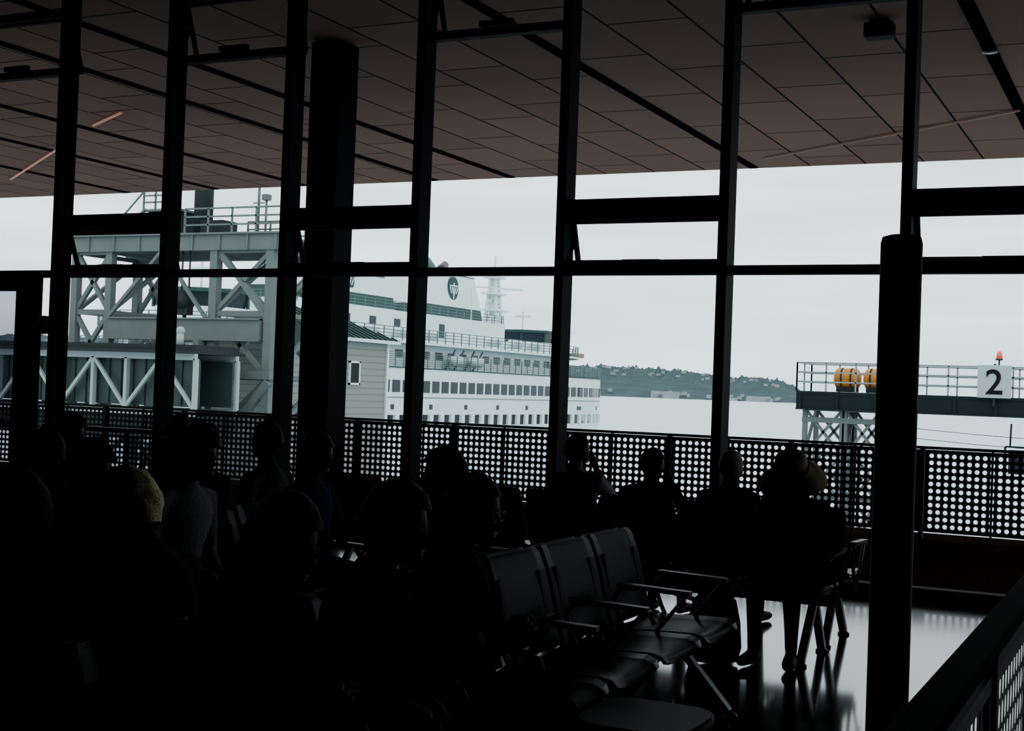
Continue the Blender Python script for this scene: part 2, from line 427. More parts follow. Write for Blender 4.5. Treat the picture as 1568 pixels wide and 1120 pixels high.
def hair_mb(style,seed):
    b=MB()
    if style=='bald': return b
    nu,nv=36,24; vs=[];fs=[]
    thick={'short':.010,'buzz':.005,'curly':.028,'long':.016,'bob':.020,'bun':.010}[style]
    amp={'short':.005,'buzz':.001,'curly':.014,'long':.004,'bob':.005,'bun':.003}[style]
    keep=[]
    for j in range(nv+1):
        ph=math.pi*j/nv
        for i in range(nu):
            th=2*math.pi*i/nu
            x=math.sin(ph)*math.cos(th);y=math.sin(ph)*math.sin(th);z=math.cos(ph)
            nn=noise.noise(Vector((x*5+seed,y*5,z*5)))*amp
            t=thick+nn
            yy=(y*(.096+t)) if z>=0 or y>0 else y*(.096+t)*(1-.22*(-z))
            xx=x*(.076+t)*(1-(.1*(-z) if z<0 else 0))
            vs.append((xx,yy-.004,z*(.118+t)+.003)); 
            low={'short':-.30,'buzz':-.25,'curly':-.5,'long':-.85,'bob':-.8,'bun':-.4}[style]
            frontlim=.42 if style!='curly' else .35
            hl = low if y<0.0 else (low+(frontlim-low)*min(1,(y+0.0)/.38))
            if style in('long','bob') : hl = low if y<.28 else (low+(frontlim-low)*min(1,(y-.28)/.25))
            keep.append(z>hl)
    for j in range(nv):
        for i in range(nu):
            i2=(i+1)%nu; f=(j*nu+i,(j+1)*nu+i,(j+1)*nu+i2,j*nu+i2)
            if all(keep[q] for q in f): fs.append(f if 0<j else (0,f[1],f[2]))
    b.add(vs,fs,4,True)
    if style=='long':
        b.tube([(0,-.035,.04),(0,-.06,-.06),(0,-.085,-.16),(0,-.10,-.27),(0,-.10,-.36)],[(.085,.06),(.092,.05),(.095,.04),(.085,.032),(.05,.02)],18,4,dome=True)
        for sx in(-1,1): b.tube([(sx*.075,-.01,.02),(sx*.085,.0,-.08),(sx*.09,.01,-.2),(sx*.085,.02,-.3)],[.022,.026,.024,.012],10,4,dome=True)
    if style=='bob':
        for sx in(-1,1): b.tube([(sx*.07,-.02,.02),(sx*.082,-.015,-.05),(sx*.075,-.01,-.11)],[.028,.03,.02],10,4,dome=True)
    if style=='bun': b.ell((0,-.09,.07),(.04,.035,.04),4,14,10)
    return b

m_shoe=M('shoe_leather',(0.003,0.003,0.003),0.6,spec=.05); m_eye=M('eye_iris',(0.005,0.004,0.003),0.2,spec=.2)
m_white=M('eye_white',(0.1,0.1,0.095),0.3); m_lip=M('lips',(0.06,0.02,0.018),0.5,spec=.1)
_c={}
def cm(kind,rgb):
    k=(kind,rgb)
    if k not in _c:
        if kind=='cloth': _c[k]=M('cloth_%d'%len(_c),rgb,.9,0,40,.25,.3,spec=.01)
        elif kind=='skin': _c[k]=M('skin_%d'%len(_c),rgb,.6,0,30,.08,.05,spec=.10)
        else: _c[k]=M('hair_%d'%len(_c),rgb,.6,0,90,.4,.5,spec=.03)
    return _c[k]
def ik(Sh,W,l1,l2,pole):
    d=W-Sh; D=min(d.length,(l1+l2)*.985); dn=d.normalized(); W=Sh+dn*D
    a=(l1*l1-l2*l2+D*D)/(2*D); h=math.sqrt(max(0,l1*l1-a*a))
    pl=(pole-dn*pole.dot(dn)).normalized(); return Sh+dn*a+pl*h, W
cnt=[0]
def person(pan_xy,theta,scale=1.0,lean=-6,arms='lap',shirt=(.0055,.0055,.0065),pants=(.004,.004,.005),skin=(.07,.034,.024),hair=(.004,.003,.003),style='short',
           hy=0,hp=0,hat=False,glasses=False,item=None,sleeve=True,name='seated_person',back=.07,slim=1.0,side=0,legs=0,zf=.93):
    cnt[0]+=1; seed=cnt[0]*3.7
    rl=Matrix.Rotation(rad(-lean),3,'X')@Matrix.Rotation(rad(side),3,'Y'); hip=Vector((0,0,.53))
    def T(p):
        p=Vector(p)-hip; p.z*=zf; return hip+rl@p
    b=MB(); sg=[]
    k=slim
    sec=[(.455,.0,.16,.125),(.50,.0,.175,.135),(.58,-.005,.17,.13),(.68,-.005,.15,.115),(.78,.0,.15,.115),(.88,.005,.165,.122),(.96,.0,.175,.115),(1.02,-.01,.155,.095),(1.06,-.012,.10,.075),(1.10,-.008,.06,.06)]
    pts=[];rs=[]
    for z,y,rx,ry in sec:
        p=T((0,y,z)) if z>.53 else Vector((0,y,z)); pts.append(p); rs.append((rx*k,ry*(.5+.5*k)))
    b.tube(pts,rs,20); 
    sg.append((pts[0],pts[-2],.13,0))
    neck0=T((0,-.008,1.07))
    b.tube([neck0,T((0,.0,1.13)),T((0,.01,1.19))],[.058*(.6+.4*k),.052,.054],14,dome=True); sg.append((T((0,-.005,1.105)),T((0,.01,1.19)),.055,3))
    for sx in(-1,1):
        h=Vector((sx*.09,.0,.545)); kn=Vector((sx*(.11+.03*(legs==1)),.44,.515)); an=Vector((sx*.115,.43-.12*(legs==2)*(sx>0)+.1*(legs==1),.10))
        b.tube([h,h.lerp(kn,.4),kn.lerp(h,.12),kn],[.092*k,.082*k,.062,.06],14,dome=True)
        b.tube([kn,kn.lerp(an,.3),an.lerp(kn,.25),an],[.058,.056,.042,.038],12,dome=True)
        to=an+Vector((sx*.025,.17,-.062)); he=an+Vector((0,-.045,-.055))
        b.tube([he,an+Vector((0,.02,-.05)),an+Vector((sx*.015,.10,-.058)),to],[(.038,.038),(.042,.045),(.046,.036),(.036,.028)],12,dome=True)
        sg.append((h,kn,.08,1)); sg.append((kn,an,.05,1)); sg.append((he,to,.045,2))
    hands=[]
    for sx in(-1,1):
        sh=T((sx*.175*k,-.01,1.005))
        mode=arms
        if mode=='lap': W=Vector((sx*.07,.24,.66)); pole=Vector((sx*.6,-.5,-1)); d=Vector((-sx*.5,.75,-.35)); n=Vector((0,.3,1)); H_=HAND
        elif mode=='phone': W=T((sx*.06,.25,.80)); pole=Vector((sx*.7,-.2,-1)); d=Vector((-sx*.25,.75,.5)); n=Vector((sx*.8,.5,-.3)); H_=HANDC
        elif mode=='arm': W=Vector((sx*.27,.16,.70)); pole=Vector((sx*.3,-1,-.4)); d=Vector((0,1,-.25)); n=Vector((0,.2,1)); H_=HAND
        elif mode=='chin':
            if sx>0: W=T((sx*.10,.15,1.09)); pole=Vector((sx*.5,.3,-1)); d=Vector((-.35,-.1,1)); n=Vector((.6,.9,.1)); H_=HANDC
            else: W=Vector((-.04,.22,.67)); pole=Vector((-.6,-.5,-1)); d=Vector((.5,.75,-.3)); n=Vector((0,.3,1)); H_=HAND
        elif mode=='knees': W=Vector((sx*.10,.34,.625)); pole=Vector((sx*.8,-.1,-.5)); d=Vector((-sx*.1,1,-.25)); n=Vector((0,.3,1)); H_=HAND
        el,W=ik(sh,W,.285,.25,pole)
        b.tube([T((sx*.10,-.01,1.02)),sh,sh.lerp(el,.5),el],[.055,.058*(.5+.5*k),.050*(.5+.5*k),.043],12,dome=True)
        b.tube([el,el.lerp(W,.4),W],[.043,.040,.028],12,dome=True)
        sg.append((sh,el,.05,0)); sg.append((el,W,.035,0 if sleeve else 3))
        hands.append((W,d,n,sx,H_))
    body=remesh(b,.0155,2)
    mats=[]
    for f in body.f:
        c=Vector((0,0,0))
        for i in f: c+=Vector(body.v[i])
        c/=len(f); best=1e9;bm=0
        for a,q,r,mm in sg:
            ab=q-a; t=max(0,min(1,(c-a).dot(ab)/ab.length_squared)); dd=(c-(a+ab*t)).length-r
            if dd<best: best=dd;bm=mm
        if bm==1 and c.z>.62 : bm=0
        mats.append(bm)
    body.m=mats
    out=MB(); out.merge(body)
    for W,d,n,sx,H_ in hands:
        d=d.normalized(); n=(n-d*n.dot(d)).normalized(); s=d.cross(n)
        Mx=Matrix((s,d,n)).transposed().to_4x4()
        if sx>0: Mx=Mx@Matrix.Diagonal((-1,1,1,1))
        Mx=Matrix.Translation(W+d*.005)@Mx
        hh=MB(); hh.merge(H_); hh.m=[3]*len(hh.f); out.merge(hh,Mx)
    HR=rl.to_4x4()@Matrix.Rotation(rad(hy),4,'Z')@Matrix.Rotation(rad(lean*.7+hp),4,'X')
    HM=Matrix.Translation(T((0,.022,1.245)))@HR
    out.merge(HEADS[style in('long','bob','bun')],HM); out.merge(hair_mb(style,seed),HM)
    if glasses:
        g=MB()
        for sx in(-1,1):
            pts=[(sx*.03+.022*math.cos(a),.1,.002+.017*math.sin(a)) for a in [2*math.pi*q/14 for q in range(15)]]
            g.tube(pts,.0018,6,5); g.bar((sx*.052,.1,.006),(sx*.08,-.005,.004),.003,.004,5)
        g.bar((-.009,.1,.005),(.009,.1,.005),.003,.003,5); out.merge(g,HM)
    if hat:
        g=MB(); n=40; vs=[];fs=[]
        prof=[(.222,-.045,.0),(.20,-.010,0),(.16,.018,0),(.115,.034,0),(.108,.045,0),(.106,.10,0),(.096,.140,0),(.07,.158,0),(.0,.160,0)]
        for r,z,_ in prof:
            for i in range(n):
                a=2*math.pi*i/n; wv=.014*math.sin(3*a+1) if r>.15 else 0
                vs.append((r*math.cos(a)*.95,r*math.sin(a),z+wv-.005))
        for j in range(len(prof)-1):
            for i in range(n): fs.append((j*n+i,j*n+(i+1)%n,(j+1)*n+(i+1)%n,(j+1)*n+i))
        g.add(vs,fs,8,True)
        g.tube([(.110*math.cos(2*math.pi*i/24),.114*math.sin(2*math.pi*i/24),.055) for i in range(25)],[(.004,.014)]*25,6,2)
        out.merge(g,HM@Matrix.Rotation(rad(-8),4,'X'))
    if item=='phone':
        out.box(T((0,.36,.88)),(.075,.012,.15),5,rx=rad(-25))
    mats=[cm('cloth',shirt),cm('cloth',pants),m_shoe,cm('skin',skin),cm('hair',hair),m_eye,m_white,m_lip,m_hat]
    fx,fy=-math.sin(rad(theta)),math.cos(rad(theta))
    ob=out.build(name,mats,loc=(pan_xy[0]-fx*back,pan_xy[1]-fy*back,0))
    ob.rotation_euler=(0,0,rad(theta)); ob.scale=(scale,)*3
    return ob
m_hat=M('straw_hat',(0.42,0.31,0.18),.8,0,80,.3,.4,spec=.05)
BLK=(.0045,.0045,.005)
# row A, facing +X
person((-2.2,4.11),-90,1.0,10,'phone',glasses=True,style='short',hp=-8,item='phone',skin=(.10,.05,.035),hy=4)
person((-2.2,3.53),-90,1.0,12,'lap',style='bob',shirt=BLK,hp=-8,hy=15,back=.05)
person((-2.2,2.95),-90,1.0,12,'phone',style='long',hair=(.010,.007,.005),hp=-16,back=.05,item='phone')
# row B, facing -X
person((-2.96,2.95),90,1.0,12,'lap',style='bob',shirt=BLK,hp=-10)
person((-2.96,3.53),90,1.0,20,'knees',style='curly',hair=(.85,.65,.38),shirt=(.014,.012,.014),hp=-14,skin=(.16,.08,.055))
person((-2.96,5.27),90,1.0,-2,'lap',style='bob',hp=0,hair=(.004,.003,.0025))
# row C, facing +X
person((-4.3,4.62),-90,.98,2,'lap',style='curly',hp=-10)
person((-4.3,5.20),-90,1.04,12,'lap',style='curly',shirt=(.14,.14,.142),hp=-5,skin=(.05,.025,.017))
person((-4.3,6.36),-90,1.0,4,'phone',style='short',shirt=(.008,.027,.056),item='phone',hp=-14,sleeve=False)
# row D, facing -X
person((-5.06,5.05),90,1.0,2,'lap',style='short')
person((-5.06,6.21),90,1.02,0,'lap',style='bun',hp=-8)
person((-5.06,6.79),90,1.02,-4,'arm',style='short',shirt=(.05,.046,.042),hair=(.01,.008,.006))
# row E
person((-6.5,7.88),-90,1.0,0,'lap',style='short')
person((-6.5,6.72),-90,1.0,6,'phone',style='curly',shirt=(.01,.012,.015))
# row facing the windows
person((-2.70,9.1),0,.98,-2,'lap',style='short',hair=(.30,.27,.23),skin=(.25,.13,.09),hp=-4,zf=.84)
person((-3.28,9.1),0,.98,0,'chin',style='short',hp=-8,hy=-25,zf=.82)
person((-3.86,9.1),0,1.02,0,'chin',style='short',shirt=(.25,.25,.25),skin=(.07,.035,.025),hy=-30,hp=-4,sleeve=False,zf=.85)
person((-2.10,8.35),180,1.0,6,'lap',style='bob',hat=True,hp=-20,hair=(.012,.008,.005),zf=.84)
# backpack on the floor
b=MB()
b.tube([(0,0,.02),(0,0,.1),(0,.005,.25),(0,0,.38),(0,-.01,.44)],[(.15,.09),(.17,.11),(.16,.10),(.13,.085),(.06,.05)],20,dome=False)
b.tube([(0,-.11,.08),(0,-.125,.15),(0,-.115,.24)],[(.10,.04),(.12,.05),(.09,.03)],14,dome=True)
b.tube([(-.04,0,.44),(-.03,0,.48),(.03,0,.48),(.04,0,.44)],.01,8)
for sx in(-1,1): b.tube([(sx*.07,.08,.40),(sx*.09,.14,.3),(sx*.08,.13,.15),(sx*.1,.08,.08)],[(.02,.008)]*4,8)
o=b.build('backpack',[cm('cloth',(.005,.005,.006))],loc=(-2.42,7.85,0)); o.rotation_euler=(0,0,.5)

# ------------------------------------------------------------------ sea and far shore
m_water=bpy.data.materials.new('sea_water'); m_water.use_nodes=True
nt=m_water.node_tree;N=nt.nodes;L=nt.links;bs=N['Principled BSDF']
bs.inputs['Base Color'].default_value=(.27,.37,.42,1); bs.inputs['Roughness'].default_value=.32; bs.inputs['Specular IOR Level'].default_value=.8
tc=N.new('ShaderNodeTexCoord'); nz=N.new('ShaderNodeTexNoise'); nz.inputs['Scale'].default_value=.35; nz.inputs['Detail'].default_value=5
mp=N.new('ShaderNodeMapping'); mp.inputs['Scale'].default_value=(.4,1,1); L.new(tc.outputs['Object'],mp.inputs[0]); L.new(mp.outputs[0],nz.inputs[0])
bp=N.new('ShaderNodeBump'); bp.inputs['Strength'].default_value=.25; bp.inputs['Distance'].default_value=.3
L.new(nz.outputs['Fac'],bp.inputs['Height']); L.new(bp.outputs['Normal'],bs.inputs['Normal'])
b=MB(); b.add([(-15000,17,-9),(15000,17,-9),(15000,16000,-9),(-15000,16000,-9)],[(0,1,2,3)]); b.build('sea_water',[m_water])

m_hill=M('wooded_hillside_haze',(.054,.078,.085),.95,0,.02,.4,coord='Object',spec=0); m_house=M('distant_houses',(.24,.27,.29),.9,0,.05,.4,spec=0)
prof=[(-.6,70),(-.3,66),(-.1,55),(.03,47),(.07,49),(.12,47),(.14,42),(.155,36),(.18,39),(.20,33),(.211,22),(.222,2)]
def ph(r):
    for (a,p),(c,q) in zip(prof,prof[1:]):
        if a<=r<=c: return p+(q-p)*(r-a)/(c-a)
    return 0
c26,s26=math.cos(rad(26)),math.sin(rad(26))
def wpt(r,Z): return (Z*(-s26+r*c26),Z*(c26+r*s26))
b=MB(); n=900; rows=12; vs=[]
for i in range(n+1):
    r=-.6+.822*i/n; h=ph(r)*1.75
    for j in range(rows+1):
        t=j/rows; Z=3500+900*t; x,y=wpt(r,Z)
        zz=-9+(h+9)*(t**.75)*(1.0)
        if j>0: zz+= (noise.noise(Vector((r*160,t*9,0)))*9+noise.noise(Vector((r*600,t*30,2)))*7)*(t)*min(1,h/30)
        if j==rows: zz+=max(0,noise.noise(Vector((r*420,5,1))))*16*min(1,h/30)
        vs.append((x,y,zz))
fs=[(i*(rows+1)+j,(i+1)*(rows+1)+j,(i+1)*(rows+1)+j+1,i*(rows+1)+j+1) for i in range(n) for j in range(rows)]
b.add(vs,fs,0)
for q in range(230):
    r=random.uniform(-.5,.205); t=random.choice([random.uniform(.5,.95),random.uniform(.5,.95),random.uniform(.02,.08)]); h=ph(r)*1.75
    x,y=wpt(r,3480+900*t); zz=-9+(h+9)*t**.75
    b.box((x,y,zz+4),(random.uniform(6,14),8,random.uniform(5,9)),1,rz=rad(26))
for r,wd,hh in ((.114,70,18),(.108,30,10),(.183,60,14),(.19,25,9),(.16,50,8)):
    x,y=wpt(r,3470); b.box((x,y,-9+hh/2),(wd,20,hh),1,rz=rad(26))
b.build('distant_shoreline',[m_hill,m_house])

# ------------------------------------------------------------------ ferry
m_fw=M('ferry_white_paint',(.57,.68,.68),.5,0,.15,.05); m_fg=M('ferry_green_paint',(.022,.052,.048),.6,0,1,spec=.12)
m_fd=M('ferry_dark_windows',(.014,.024,.027),.2,spec=.15); m_fr=M('ferry_railing',(.055,.10,.10),.6)
E=empty('ferry')
XC=-82
def outl(hw,ys,ye,b0,b1,n=14):
    p=[]
    for i in range(n+1):
        t=math.pi*i/n; p.append((XC+hw*math.cos(t),ye+b1*math.sin(t)))
    for i in range(n+1):
        t=math.pi+math.pi*i/n; p.append((XC+hw*math.cos(t),ys+b0*math.sin(t)))
    return p
b=MB()
b.prism(outl(12.6,105,160,15,18),-11,-7,0,outl(13.5,105,161,17,22)); b.prism(outl(13.5,105,161,17,22),-7,-2.6,0)
b.prism(outl(12.2,105,160,14,18),-2.6,-1.4,2)
def along(O,step):
    pts=[]; acc=0
    for a,c in zip(O,O[1:]+O[:1]):
        d=math.dist(a,c)
        while acc<d:
            t=acc/d; pts.append((a[0]+(c[0]-a[0])*t,a[1]+(c[1]-a[1])*t,math.atan2(c[1]-a[1],c[0]-a[0]))); acc+=step
        acc-=d
    return pts
O=outl(13.45,105,161,17,22)
for x,y,a in along(O,2.3): b.box((x,y,-2.0),(.75,.3,1.24),0,rz=a)
b.prism(outl(13.5,105,161,17,22),-1.4,3.25,0)
b.prism(outl(13.56,105,161,17,22),.30,.38,3)
b.prism(outl(13.58,105,161,17,22),3.25,3.38,1)
for x,y,a in along(outl(13.5,105,161,17,22),2.0): b.box((x,y,1.45),(1.45,.12,1.2),2,rz=a)
for x,y,a in along(outl(13.5,105,161,17,22),7.7): b.box((x,y,-.6),(.6,.12,.5),2,rz=a)
def rail(O,z,h,nr=4,step=2.0,w=.07):
    P_=along(O,step)
    for (x,y,a),(x2,y2,a2) in zip(P_,P_[1:]+P_[:1]):
        b.bar((x,y,z),(x,y,z+h),w,w,3)
        for q in range(nr): 
            zq=z+h*(q+1)/nr; b.bar((x,y,zq),(x2,y2,zq),w*.8,w*.8,3)
rail(outl(13.4,105,161,17,22),3.4,1.4,7,1.6,.09)
b.prism(outl(10.8,107,157,12,14),3.3,5.9,0)
for x,y,a in along(outl(10.8,107,157,12,14),2.8): b.box((x,y,4.8),(1.5,.12,.8),2,rz=a)
b.prism(outl(12.4,106,158,13,17),5.8,6.05,0); rail(outl(12.3,106,158,13,17),6.05,1.3,4,1.8,.09)
b.prism(outl(6.5,113,152,3,3),6.0,9.6,0); rail(outl(6.4,113,152,3,3),9.6,1.0,3,2.0)
for y in (116,121,126,131,136): b.box((XC+6.5,y,7.9),(.15,1.2,1.6),2)
for y in (112,118,124,139,145,150):
    b.tube([(XC+11.6,y-1.2,6.9),(XC+11.6,y+1.2,6.9)],[.55,.55],12,0,dome=True)
for y in (130,134.5):
    b.tube([(XC+11.9,y-1.6,4.6),(XC+11.9,y-.8,4.35),(XC+11.9,y+.8,4.35),(XC+11.9,y+1.6,4.6)],[(.25,.3),(.6,.6),(.6,.6),(.25,.3)],12,0,dome=True)
    for q in(-1,1): b.bar((XC+11,y+q,3.4),(XC+12.2,y+q,5.6),.15,.15,3)
def funnel(y0,y1,zt):
    hw=3.2
    r0=[(XC-hw,y0),(XC+hw,y0),(XC+hw,y1),(XC-hw,y1)]
    def sc(f,sh): return [(XC+(x-XC)*(1-.18*f),y0+(y-y0)*(1-.0*f)+sh*f if y==y0 else y-1.5*f) for x,y in r0]
    b.prism(r0,9.0,10.0,0); b.prism(r0,10,11.3,1,sc(.22,1.0)); b.prism(sc(.22,1.0),11.3,zt,0,sc(1,1.0))
    b.prism([(x,y) for x,y in sc(1,1.0)],zt,zt+.18,3)
    ym=(y0+y1)/2
    b.tube([(XC,ym-1,zt),(XC,ym-1,zt+.9),(XC,ym-2,zt+1.5)],[.8,.8,.7],14,3); b.tube([(XC,ym+1.6,zt),(XC,ym+1.6,zt+.8),(XC,ym+3,zt+1.6)],[.6,.6,.5],12,2)
    xe=XC+hw*(1-.18*.55)+.06; zc=(11.3+zt)/2+.3; n=28
    disc=[(xe+.03,ym+1.25*math.cos(2*math.pi*i/n),zc+1.45*math.sin(2*math.pi*i/n)) for i in range(n)]
    disc2=[(p[0]-.4,p[1],p[2]) for p in disc]
    b.add(disc+disc2,[tuple(range(n))]+[(i,(i+1)%n,n+(i+1)%n,n+i) for i in range(n)],1)
    b.box((xe+.06,ym,zc-.3),(.08,.16,2.0),0)
    for q in(-1,1):
        b.bar((xe+.06,ym,zc-.9),(xe+.06,ym+q*.55,zc+.3),.12,.12,0); b.bar((xe+.06,ym,zc+.35),(xe+.06,ym+q*1.0,zc+.35),.12,.12,0)
        b.bar((xe+.06,ym+q*.6,zc-.6),(xe+.06,ym+q*1.0,zc+.2),.12,.12,0)
funnel(137.5,152.5,15.2); funnel(112,131,13.4)
b.prism(outl(3.3,137.5,152.5,0.1,.1),6,9.1,0)
for yc in (171,101):
    oc=[(XC+4.6*math.cos(t),yc+4.2*math.sin(t)) for t in [math.pi/8+i*math.pi/4 for i in range(8)]]
    oi=[(XC+(x-XC)*.95,yc+(y-yc)*.95) for x,y in oc]; oo=[(XC+(x-XC)*1.12,yc+(y-yc)*1.12) for x,y in oc]
    b.prism(oc,6,8.1,0); b.prism(oi,8.1,9.4,2,oc); b.prism(oo,9.4,9.75,1)
    for x,y in oc: b.bar((x,y,8.1),(x,y,9.4),.25,.25,1)
    b.bar((XC,yc,9.7),(XC,yc,12.5),.15,.15,0); b.bar((XC-1.2,yc,11.8),(XC+1.2,yc,11.8),.2,.25,0)
ym=161.8
for dx,dy in((-1.1,-1.1),(1.1,-1.1),(1.1,1.1),(-1.1,1.1)):
    b.bar((XC+dx,ym+dy,6),(XC+dx*.35,ym+dy*.35,16.5),.32,.32,0)
for q in range(7):
    z=7+q*1.4; s=1.1-.1*q
    b.bar((XC+s,ym-s,z),(XC+s*.9,ym+s,z+1.4),.18,.18,0); b.bar((XC+s,ym+s,z),(XC+s*.9,ym-s,z+1.4),.18,.18,0)
    b.bar((XC+s,ym-s,z),(XC+s,ym+s,z),.18,.18,0)
for z,wd in((12,4.6),(14.2,3.4),(16.4,2.4)):
    b.box((XC,ym,z),(2.2,wd,.25),0); 
    for q in(-1,1): b.bar((XC,ym+q*wd/2,z),(XC,ym+q*wd/2,z+1.1),.16,.16,0)
b.bar((XC-2.5,ym-3.6,15),(XC+2.5,ym+3.6,15),.22,.22,0)
b.ell((XC,ym,17.2),(.7,.7,.7),0,12,8); b.bar((XC,ym,16),(XC,ym,19.3),.18,.18,0)
b.box((XC,ym,13.2),(.3,3.6,.35),0); b.box((XC,ym,8.5),(1.7,1.7,5.5),0); b.box((XC,ym,13),(.9,.9,4.5),0)
b.box((XC+6,176,6.6),(1.6,3.0,.6),4); b.bar((XC+5,155,6),(XC+5,155,11),.1,.1,0); b.bar((XC+5,146,9.6),(XC+5,146,13.5),.1,.1,0)
m_or=M('rescue_orange',(.25,.07,.03),.5)
b.build('hull_and_superstructure',[m_fw,m_fg,m_fd,m_fr,m_or],E)

# ------------------------------------------------------------------ harbour building with hip roof
def siding():
    m=bpy.data.materials.new('lap_siding'); m.use_nodes=True
    nt=m.node_tree;N=nt.nodes;L=nt.links; p=N['Principled BSDF']; p.inputs['Roughness'].default_value=.8; p.inputs['Specular IOR Level'].default_value=.1
    wv=N.new('ShaderNodeTexWave'); wv.wave_type='BANDS'; wv.bands_direction='Z'; wv.wave_profile='SAW'; wv.inputs['Scale'].default_value=.95
    tc=N.new('ShaderNodeTexCoord'); L.new(tc.outputs['Object'],wv.inputs[0])
    cr=N.new('ShaderNodeValToRGB'); L.new(wv.outputs['Fac'],cr.inputs[0]); e=cr.color_ramp.elements
    e[0].color=(.10,.11,.10,1); e[1].position=.2; e[1].color=(.21,.225,.205,1); L.new(cr.outputs[0],p.inputs['Base Color'])
    bp=N.new('ShaderNodeBump'); bp.inputs['Strength'].default_value=.5; bp.inputs['Distance'].default_value=.05
    L.new(wv.outputs['Fac'],bp.inputs['Height']); L.new(bp.outputs['Normal'],p.inputs['Normal']); return m
m_sid=siding(); m_groof=M('green_metal_roof',(.016,.036,.033),.6,0,1,spec=.1)
m_dwin=M('dark_window_glass',(.012,.014,.015),.4,spec=.05)
bx0,bx1,by0,by1,ez,zr=-42.5,-37,52.5,60.9,3.84,5.3
b=MB(); b.bb(bx0,bx1,by0,by1,-9,ez,0)
ev=(bx0-.5,bx1+.5,by0-.5,by1+.5); xm=(bx0+bx1)/2
vs=[(ev[0],ev[2],ez),(ev[1],ev[2],ez),(ev[1],ev[3],ez),(ev[0],ev[3],ez),(xm,by0+2.6,zr),(xm,by1-2.6,zr)]
b.add(vs,[(0,1,4),(1,2,5,4),(2,3,5),(3,0,4,5),(0,3,2,1)],1)
b.bb(ev[0],ev[1],ev[2],ev[3],ez-.16,ez,2)
for i in range(18):
    y=by0-.3+i*.52
    k=min(1,(y-ev[2])/3.1,(ev[3]-y)/3.1)
    if k>0: b.bar((ev[1],y,ez+.04),(ev[1]+(xm-ev[1])*k,y,ez+.04+(zr-ez)*k),.06,.06,1)
wx=bx1
b.bb(wx-.02,wx+.05,57.3,58.1,1.6,2.6,3); b.bb(wx,wx+.09,57.2,58.2,1.5,1.6,2); b.bb(wx,wx+.09,57.2,58.2,2.6,2.7,2)
b.bb(wx,wx+.09,57.2,57.3,1.5,2.7,2); b.bb(wx,wx+.09,58.1,58.2,1.5,2.7,2); b.bb(wx,wx+.1,by1-.15,by1+.02,-9,ez,2)
b.build('harbor_building',[m_sid,m_groof,m_fw,m_dwin])

# ------------------------------------------------------------------ steel gantry
m_steel=M('grey_green_steel',(.10,.12,.114),.7,0,1.5,.15,spec=.12); m_steeld=M('dark_steel',(.018,.024,.024),.7,0,2,spec=.08)
b=MB()
def hand_rail(p,q,h=1.05,mat=0,st=1.2,w=.05,nr=3):
    p=Vector(p);q=Vector(q); n=max(1,round((q-p).length/st))
    for i in range(n+1): a=p.lerp(q,i/n); b.bar(a,a+Vector((0,0,h)),w,w,mat)
    for k in range(nr): z=Vector((0,0,h*(k+1)/nr)); b.bar(p+z,q+z,w,w,mat)
def tower(x0,x1,y0,y1,z0,z1,cw=.38,nb=5,bw=.18):
    for x in(x0,x1):
        for y in(y0,y1): b.bb(x-cw/2,x+cw/2,y-cw/2,y+cw/2,z0,z1)
    for k in range(nb):
        za=z0+(z1-z0)*k/nb; zb=z0+(z1-z0)*(k+1)/nb
        for y in(y0,y1):
            b.bar((x0,y,za),(x1,y,zb),bw,bw); b.bar((x1,y,za),(x0,y,zb),bw,bw); b.bar((x0,y,zb),(x1,y,zb),bw,bw*1.3)
        for x in(x0,x1):
            b.bar((x,y0,za),(x,y1,zb),bw,bw); b.bar((x,y0,zb),(x,y1,zb),bw,bw)
tower(-36.6,-33.7,46,50,-9,7.0,nb=6); tower(-44.4,-42.4,46,50,-9,7.0,nb=6,cw=.34)
for y in(46,50): b.bb(-45,-33.2,y-.25,y+.25,7.0,7.7); b.bb(-45,-33.2,y-.4,y+.4,7.66,7.74)
b.bb(-45,-33.2,46,50,7.5,7.6)
for i in range(9): b.bb(-45+i*1.45,-44.9+i*1.45,45.68,45.76,7.0,7.66)
for y in(46,): b.bb(-42.2,-34.0,y-.3,y+.3,3.2,4.1); b.bb(-42.2,-34.0,y-.4,y+.4,4.05,4.12); b.bb(-42.2,-34.0,y-.4,y+.4,3.16,3.22)
b.bb(-42.2,-34,49.7,50.3,3.2,4.1)
hand_rail((-38.2,45.8,7.74),(-33.2,45.8,7.74),w=.07); hand_rail((-33.2,45.8,7.74),(-33.2,50.2,7.74),w=.07); hand_rail((-38.2,50.2,7.74),(-33.2,50.2,7.74),w=.07)
hand_rail((-45,45.8,7.74),(-39.2,45.8,7.74),.8,w=.07); hand_rail((-45,50.2,7.74),(-39.2,50.2,7.74),.8)
b.bb(-41.2,-39.6,47,49,7.74,8.9,1); b.bb(-41.4,-39.4,46.8,49.2,8.9,9.0); hand_rail((-41.4,46.8,9.0),(-39.4,46.8,9.0),.9,st=.7,w=.07)
b.bar((-42.6,46.8,7.8),(-41.3,46.8,9.0),.12,.12); b.bar((-42.6,46.8,8.7),(-41.3,46.8,9.9),.06,.06)
b.tube([(-38.6,47.5,7.7),(-38.6,47.5,10.2),(-38.6,47.5,10.5)],[.42,.42,.35],16,1)
b.bb(-38.0,-36.8,46.6,47.6,7.74,8.4,1); b.tube([(-36,48,7.74),(-36,48,11)],.06,8); b.bar((-36.4,48,10),(-35.6,48,10),.05,.05); b.bar((-36.3,48,9.3),(-35.7,48,9.3),.05,.05)
b.tube([(-35,47.2,7.7),(-35,47.2,9.3)],.05,8); b.box((-35,47.2,9.4),(.3,.3,.25))
